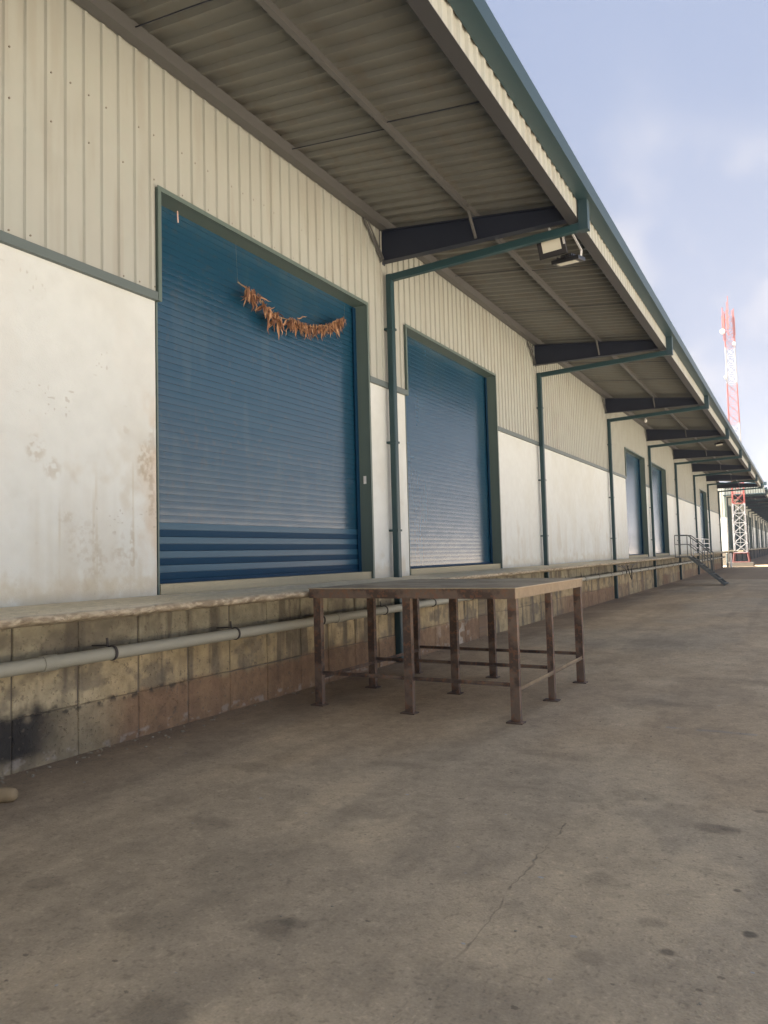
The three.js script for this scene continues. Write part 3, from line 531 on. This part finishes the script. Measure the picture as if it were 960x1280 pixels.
// ------------------------------------------------------------------ stair and rail on the dock
{
  const T = thing('steel_stair', 'dark steel stair with a handrail leading down from the dock', 'stair', [-4.05, 0, -33.3]);
  for (const z of [0.55, -0.55]) {
    part('stringer', bar([0, 1.2, z], [1.33, 0.02, z], 0.035, 0.09, [0, 1, 0]), M.darkSteel, T);
    part('handrail', merge([tube([-0.5, 2.08, z], [0, 2.08, z], 0.019), tube([0, 2.08, z], [0.84, 1.334, z], 0.019), tube([-0.5, 1.7, z], [0, 1.7, z], 0.014), tube([0, 1.7, z], [0.84, 0.954, z], 0.014)]), M.darkSteel, T);
    for (const [x, y] of [[-0.5, 1.2], [-0.02, 1.2], [0.42, 0.83], [0.84, 0.45], [0.62, 0.65]]) part('post', tube([x, y, z], [x, x < 0 ? 2.08 : 2.08 - x * 0.888, z], 0.017), M.darkSteel, T);
  }
  part('landing', box(-0.53, 0.03, 1.16, 1.2, -0.56, 0.56), M.darkSteel, T);
  for (let k = 0; k < 6; k++) part('tread', box(0.05 + k * 0.22, 0.29 + k * 0.22, 1.045 - k * 0.195, 1.055 - k * 0.195, -0.53, 0.53), M.darkSteel, T);
  const G = thing('guard_rail', 'pale pipe guard rail with four bars along the dock edge', 'railing', [-4.66, 1.202, -43.4]);
  for (const y of [0.12, 0.34, 0.57, 0.82]) part('rail', tube([0, y, 3.7], [0, y, -3.7], 0.024), M.railSteel, G);
  for (const z of [3.7, 1.25, -1.25, -3.7]) part('post', tube([0, 0, z], [0, 0.84, z], 0.028), M.railSteel, G);
}

// ------------------------------------------------------------------ lattice tower
{
  const T = thing('lattice_tower', 'tall red and white lattice telecom mast rising beyond the warehouse', 'tower', [-4.08, 0, -64.4]);
  const hw = y => 0.46 - 0.16 * y / 21;                    // half width
  const bands = [[1.1, 4.95, 'white'], [4.95, 8.2, 'red'], [8.2, 11.3, 'white'], [11.3, 14.5, 'red'], [14.5, 17.4, 'white'], [17.4, 20.3, 'red']];
  for (const [y0, y1, c] of bands) {
    const S = grp('lattice_section', T), m = c === 'red' ? M.red : M.towerWhite; S.userData.label = `${c} lattice section`;
    for (const [a, b] of [[-1, -1], [1, -1], [1, 1], [-1, 1]]) part('mast_leg', tube([a * hw(y0), y0, b * hw(y0)], [a * hw(y1), y1, b * hw(y1)], 0.036, 6), m, S);
    const g = [], n = Math.round((y1 - y0) / 0.8);
    for (let k = 0; k < n; k++) { const ya = y0 + (y1 - y0) * k / n, yb = y0 + (y1 - y0) * (k + 1) / n, A = hw(ya), Bq = hw(yb), cs = [[-1, -1], [1, -1], [1, 1], [-1, 1]];
      for (let f = 0; f < 4; f++) { const p = cs[f], q = cs[(f + 1) % 4]; g.push(tube([p[0] * A, ya, p[1] * A], [q[0] * Bq, yb, q[1] * Bq], 0.013, 4), tube([q[0] * A, ya, q[1] * A], [p[0] * Bq, yb, p[1] * Bq], 0.013, 4), tube([p[0] * A, ya, p[1] * A], [q[0] * A, ya, q[1] * A], 0.013, 4)); } }
    part('bracing', merge(g), m, S);
  }
  const base = grp('mast_base', T); for (const [a, b] of [[-1, -1], [1, -1], [1, 1], [-1, 1]]) part('base_leg', tube([a * 0.62, 0, b * 0.62], [a * 0.46, 1.1, b * 0.46], 0.06, 8), M.redBase, base);
  part('base_frame', merge([bar([-0.5, 1.05, 0.5], [0.5, 1.05, 0.5], 0.08), bar([-0.5, 1.05, -0.5], [0.5, 1.05, -0.5], 0.08), bar([0.5, 1.05, -.5], [0.5, 1.05, 0.5], 0.08), bar([-0.5, 1.05, -.5], [-0.5, 1.05, 0.5], 0.08), bar([-0.6, 0.35, 0.6], [0.6, 0.35, 0.6], 0.1)]), M.redBase, base);
  part('footing', merge([box(-1.0, 0.85, 0, 0.32, -0.85, 0.9)]), M.dockDark, base);
  for (const [x, y, z] of [[-0.42, 19.2, 0.2], [-0.06, 19.5, 0.5], [0.38, 19.0, 0.1]]) { part('panel_antenna', box(x - 0.07, x + 0.07, y - 0.7, y + 0.8, z - 0.05, z + 0.07), M.red, T); part('antenna_mount', merge([tube([x, y - 1.2, z - .09], [x, y + 1.5, z - .09], 0.035, 6), tube([x, y - .5, z - .09], [x * .4, y - .5, 0], 0.03, 5), tube([x, y + .5, z - .09], [x * .4, y + .5, 0], 0.03, 5)]), M.red, T); }
  const dish = (x, y, z, r) => part('dish', new THREE.LatheGeometry([[0, -0.12], [r * 0.5, -0.09], [r, 0.0], [r, 0.22], [r - 0.02, 0.22], [0, 0.24]].map(p => new THREE.Vector2(...p)), 18).rotateX(Math.PI / 2 - .25).translate(x, y, z), M.towerWhite, T);
  dish(-0.45, 18.6, 0.45, 0.2); dish(0.33, 17.5, 0.4, 0.13); dish(-0.4, 14.9, 0.45, 0.12);
  part('lightning_rod', tube([0, 20.3, 0], [0, 21.6, 0], 0.03, 6), M.red, T);
}

for (const [x, z, m, l] of [[-4.72, -62.6, M.white, 'short white post standing beside the mast base'], [-5.0, -63.0, M.darkSteel, 'short dark post left of the white post at the mast base']]) {
  const T = thing('bollard', l, 'bollard', [x, 0, z]); part('post', tube([0, 0, 0], [0, 1.0, 0], 0.075, 12), m, T); part('cap', new THREE.SphereGeometry(0.075, 12, 6, 0, 6.283, 0, 1.571).translate(0, 1.0, 0), m, T);
}
{
  const T = thing('cable', 'tangled dark cable drooping under the slab edge by a downpipe', 'cable', [-4.62, 1.05, -23.3]);
  const pts = (a) => new THREE.CatmullRomCurve3(a.map(p => new THREE.Vector3(...p)));
  part('strand', new THREE.TubeGeometry(pts([[0, .06, 1.6], [0.04, -0.02, 0.8], [0.02, 0.03, 0.2], [0.05, -0.34, -0.15], [0.03, -0.42, -0.45], [0.0, -0.1, -0.6], [0.03, 0.05, -0.9]]), 50, 0.013, 6), M.black, T);
  part('strand', new THREE.TubeGeometry(pts([[0.02, .05, 1.0], [0.06, -0.12, 0.5], [0.03, -0.22, 0.35], [0.05, 0.0, 0.1], [0.02, 0.02, -0.9], [0.0, 0.05, -1.6]]), 50, 0.011, 6), M.black, T);
}

// ------------------------------------------------------------------ small things on the ground
{
  const T = thing('wooden_stub', 'short tan wooden log stub lying on the concrete near the dock', 'log', [-4.78, 0, -3.02]);
  const prof = [[0, -0.24], [0.03, -0.24], [0.043, -0.225], [0.045, -0.1], [0.047, 0.1], [0.046, 0.19], [0.041, 0.215], [0.028, 0.23], [0, 0.232]].map(p => new THREE.Vector2(...p));
  const g = new THREE.LatheGeometry(prof, 20), P = g.attributes.position; for (let i = 0; i < P.count; i++) { const k = 1 + 0.10 * (fbm(P.getX(i) * 30 + 9, P.getZ(i) * 30 + P.getY(i) * 9, 3) - 0.5); P.setX(i, P.getX(i) * k); P.setZ(i, P.getZ(i) * k); } g.computeVertexNormals();
  part('stub', g.rotateZ(-Math.PI / 2).rotateY(0.45).translate(0, 0.044, 0), M.wood, T);
  // crumbs of mortar and stone along the foot of the dock: too many to count
  const chips = []; const base = new THREE.IcosahedronGeometry(1, 0).toNonIndexed();
  for (let i = 0; i < 200; i++) { const z = -2.5 - 14 * Math.pow(rnd(), 1.3), x = -5.17 + Math.abs(rr(-1, 1) * rr(0, 1)) * 0.35, s = rr(0.004, 0.014) * (rnd() < 0.06 ? 1.8 : 1); chips.push(base.clone().scale(s * rr(.7, 1.6), s * rr(.4, .9), s * rr(.7, 1.6)).rotateY(rr(0, 6)).translate(x, s * 0.3, z)); }
  for (let i = 0; i < 90; i++) { const s = rr(0.002, 0.006); chips.push(base.clone().scale(s * 1.5, s * .6, s).rotateY(rr(0, 6)).translate(rr(-4.8, 0.5), s * 0.3, rr(-9, -1.4))); }
  const m = new THREE.Mesh(flat(merge(chips)), M.rubble); m.name = 'rubble'; m.userData = { label: 'crumbs of mortar and grit along the foot of the dock', category: 'rubble', kind: 'stuff' }; m.castShadow = m.receiveShadow = true; scene.add(m);
}

// ------------------------------------------------------------------ trees far beyond the second warehouse
function tree(x, z, h, w, label) {
  const T = thing('tree', label, 'tree', [x, 0, z]);
  const limbs = [tube([0, 0, 0], [0.1, h * 0.4, 0], 0.28, 8)]; for (let k = 0; k < 6; k++) { const a = k * 1.05; limbs.push(tube([0.1, h * (0.3 + .02 * k), 0], [Math.cos(a) * w * 0.5, h * 0.65, Math.sin(a) * w * 0.5], 0.1, 5)); }
  part('trunk', merge(limbs), std({ c: [0.10, 0.075, 0.05] }), T);
  const cl = []; for (let k = 0; k < 26; k++) { const a = rr(0, 6.28), r = Math.sqrt(rnd()) * w * 0.75; cl.push([Math.cos(a) * r, h * rr(0.5, 0.95), Math.sin(a) * r, rr(0.5, 1.1) * w * 0.3]); }
  const P = []; const v = new THREE.Vector3(), u1 = new THREE.Vector3(), u2 = new THREE.Vector3();
  for (const [cx, cy, cz, r] of cl) for (let i = 0; i < 260; i++) { v.set(rr(-1, 1), rr(-1, 1), rr(-1, 1)); if (v.length() > 1) continue; v.multiplyScalar(r).add(new THREE.Vector3(cx, cy, cz)); u1.set(rr(-1, 1), rr(-1, 1), rr(-1, 1)).normalize().multiplyScalar(0.13); u2.set(rr(-1, 1), rr(-1, 1), rr(-1, 1)).normalize().multiplyScalar(0.09); P.push(v.x - u1.x, v.y - u1.y, v.z - u1.z, v.x + u2.x, v.y + u2.y, v.z + u2.z, v.x + u1.x, v.y + u1.y, v.z + u1.z); }
  const g = new THREE.BufferGeometry(); g.setAttribute('position', new THREE.Float32BufferAttribute(P, 3)); g.computeVertexNormals(); part('crown', g, std({ c: [0.075, 0.105, 0.03], roughness: 0.8 }), T);
}
tree(-3.2, -200, 8, 3.4, 'yellow green tree closing the far end of the yard');

renderer.render(scene, camera);
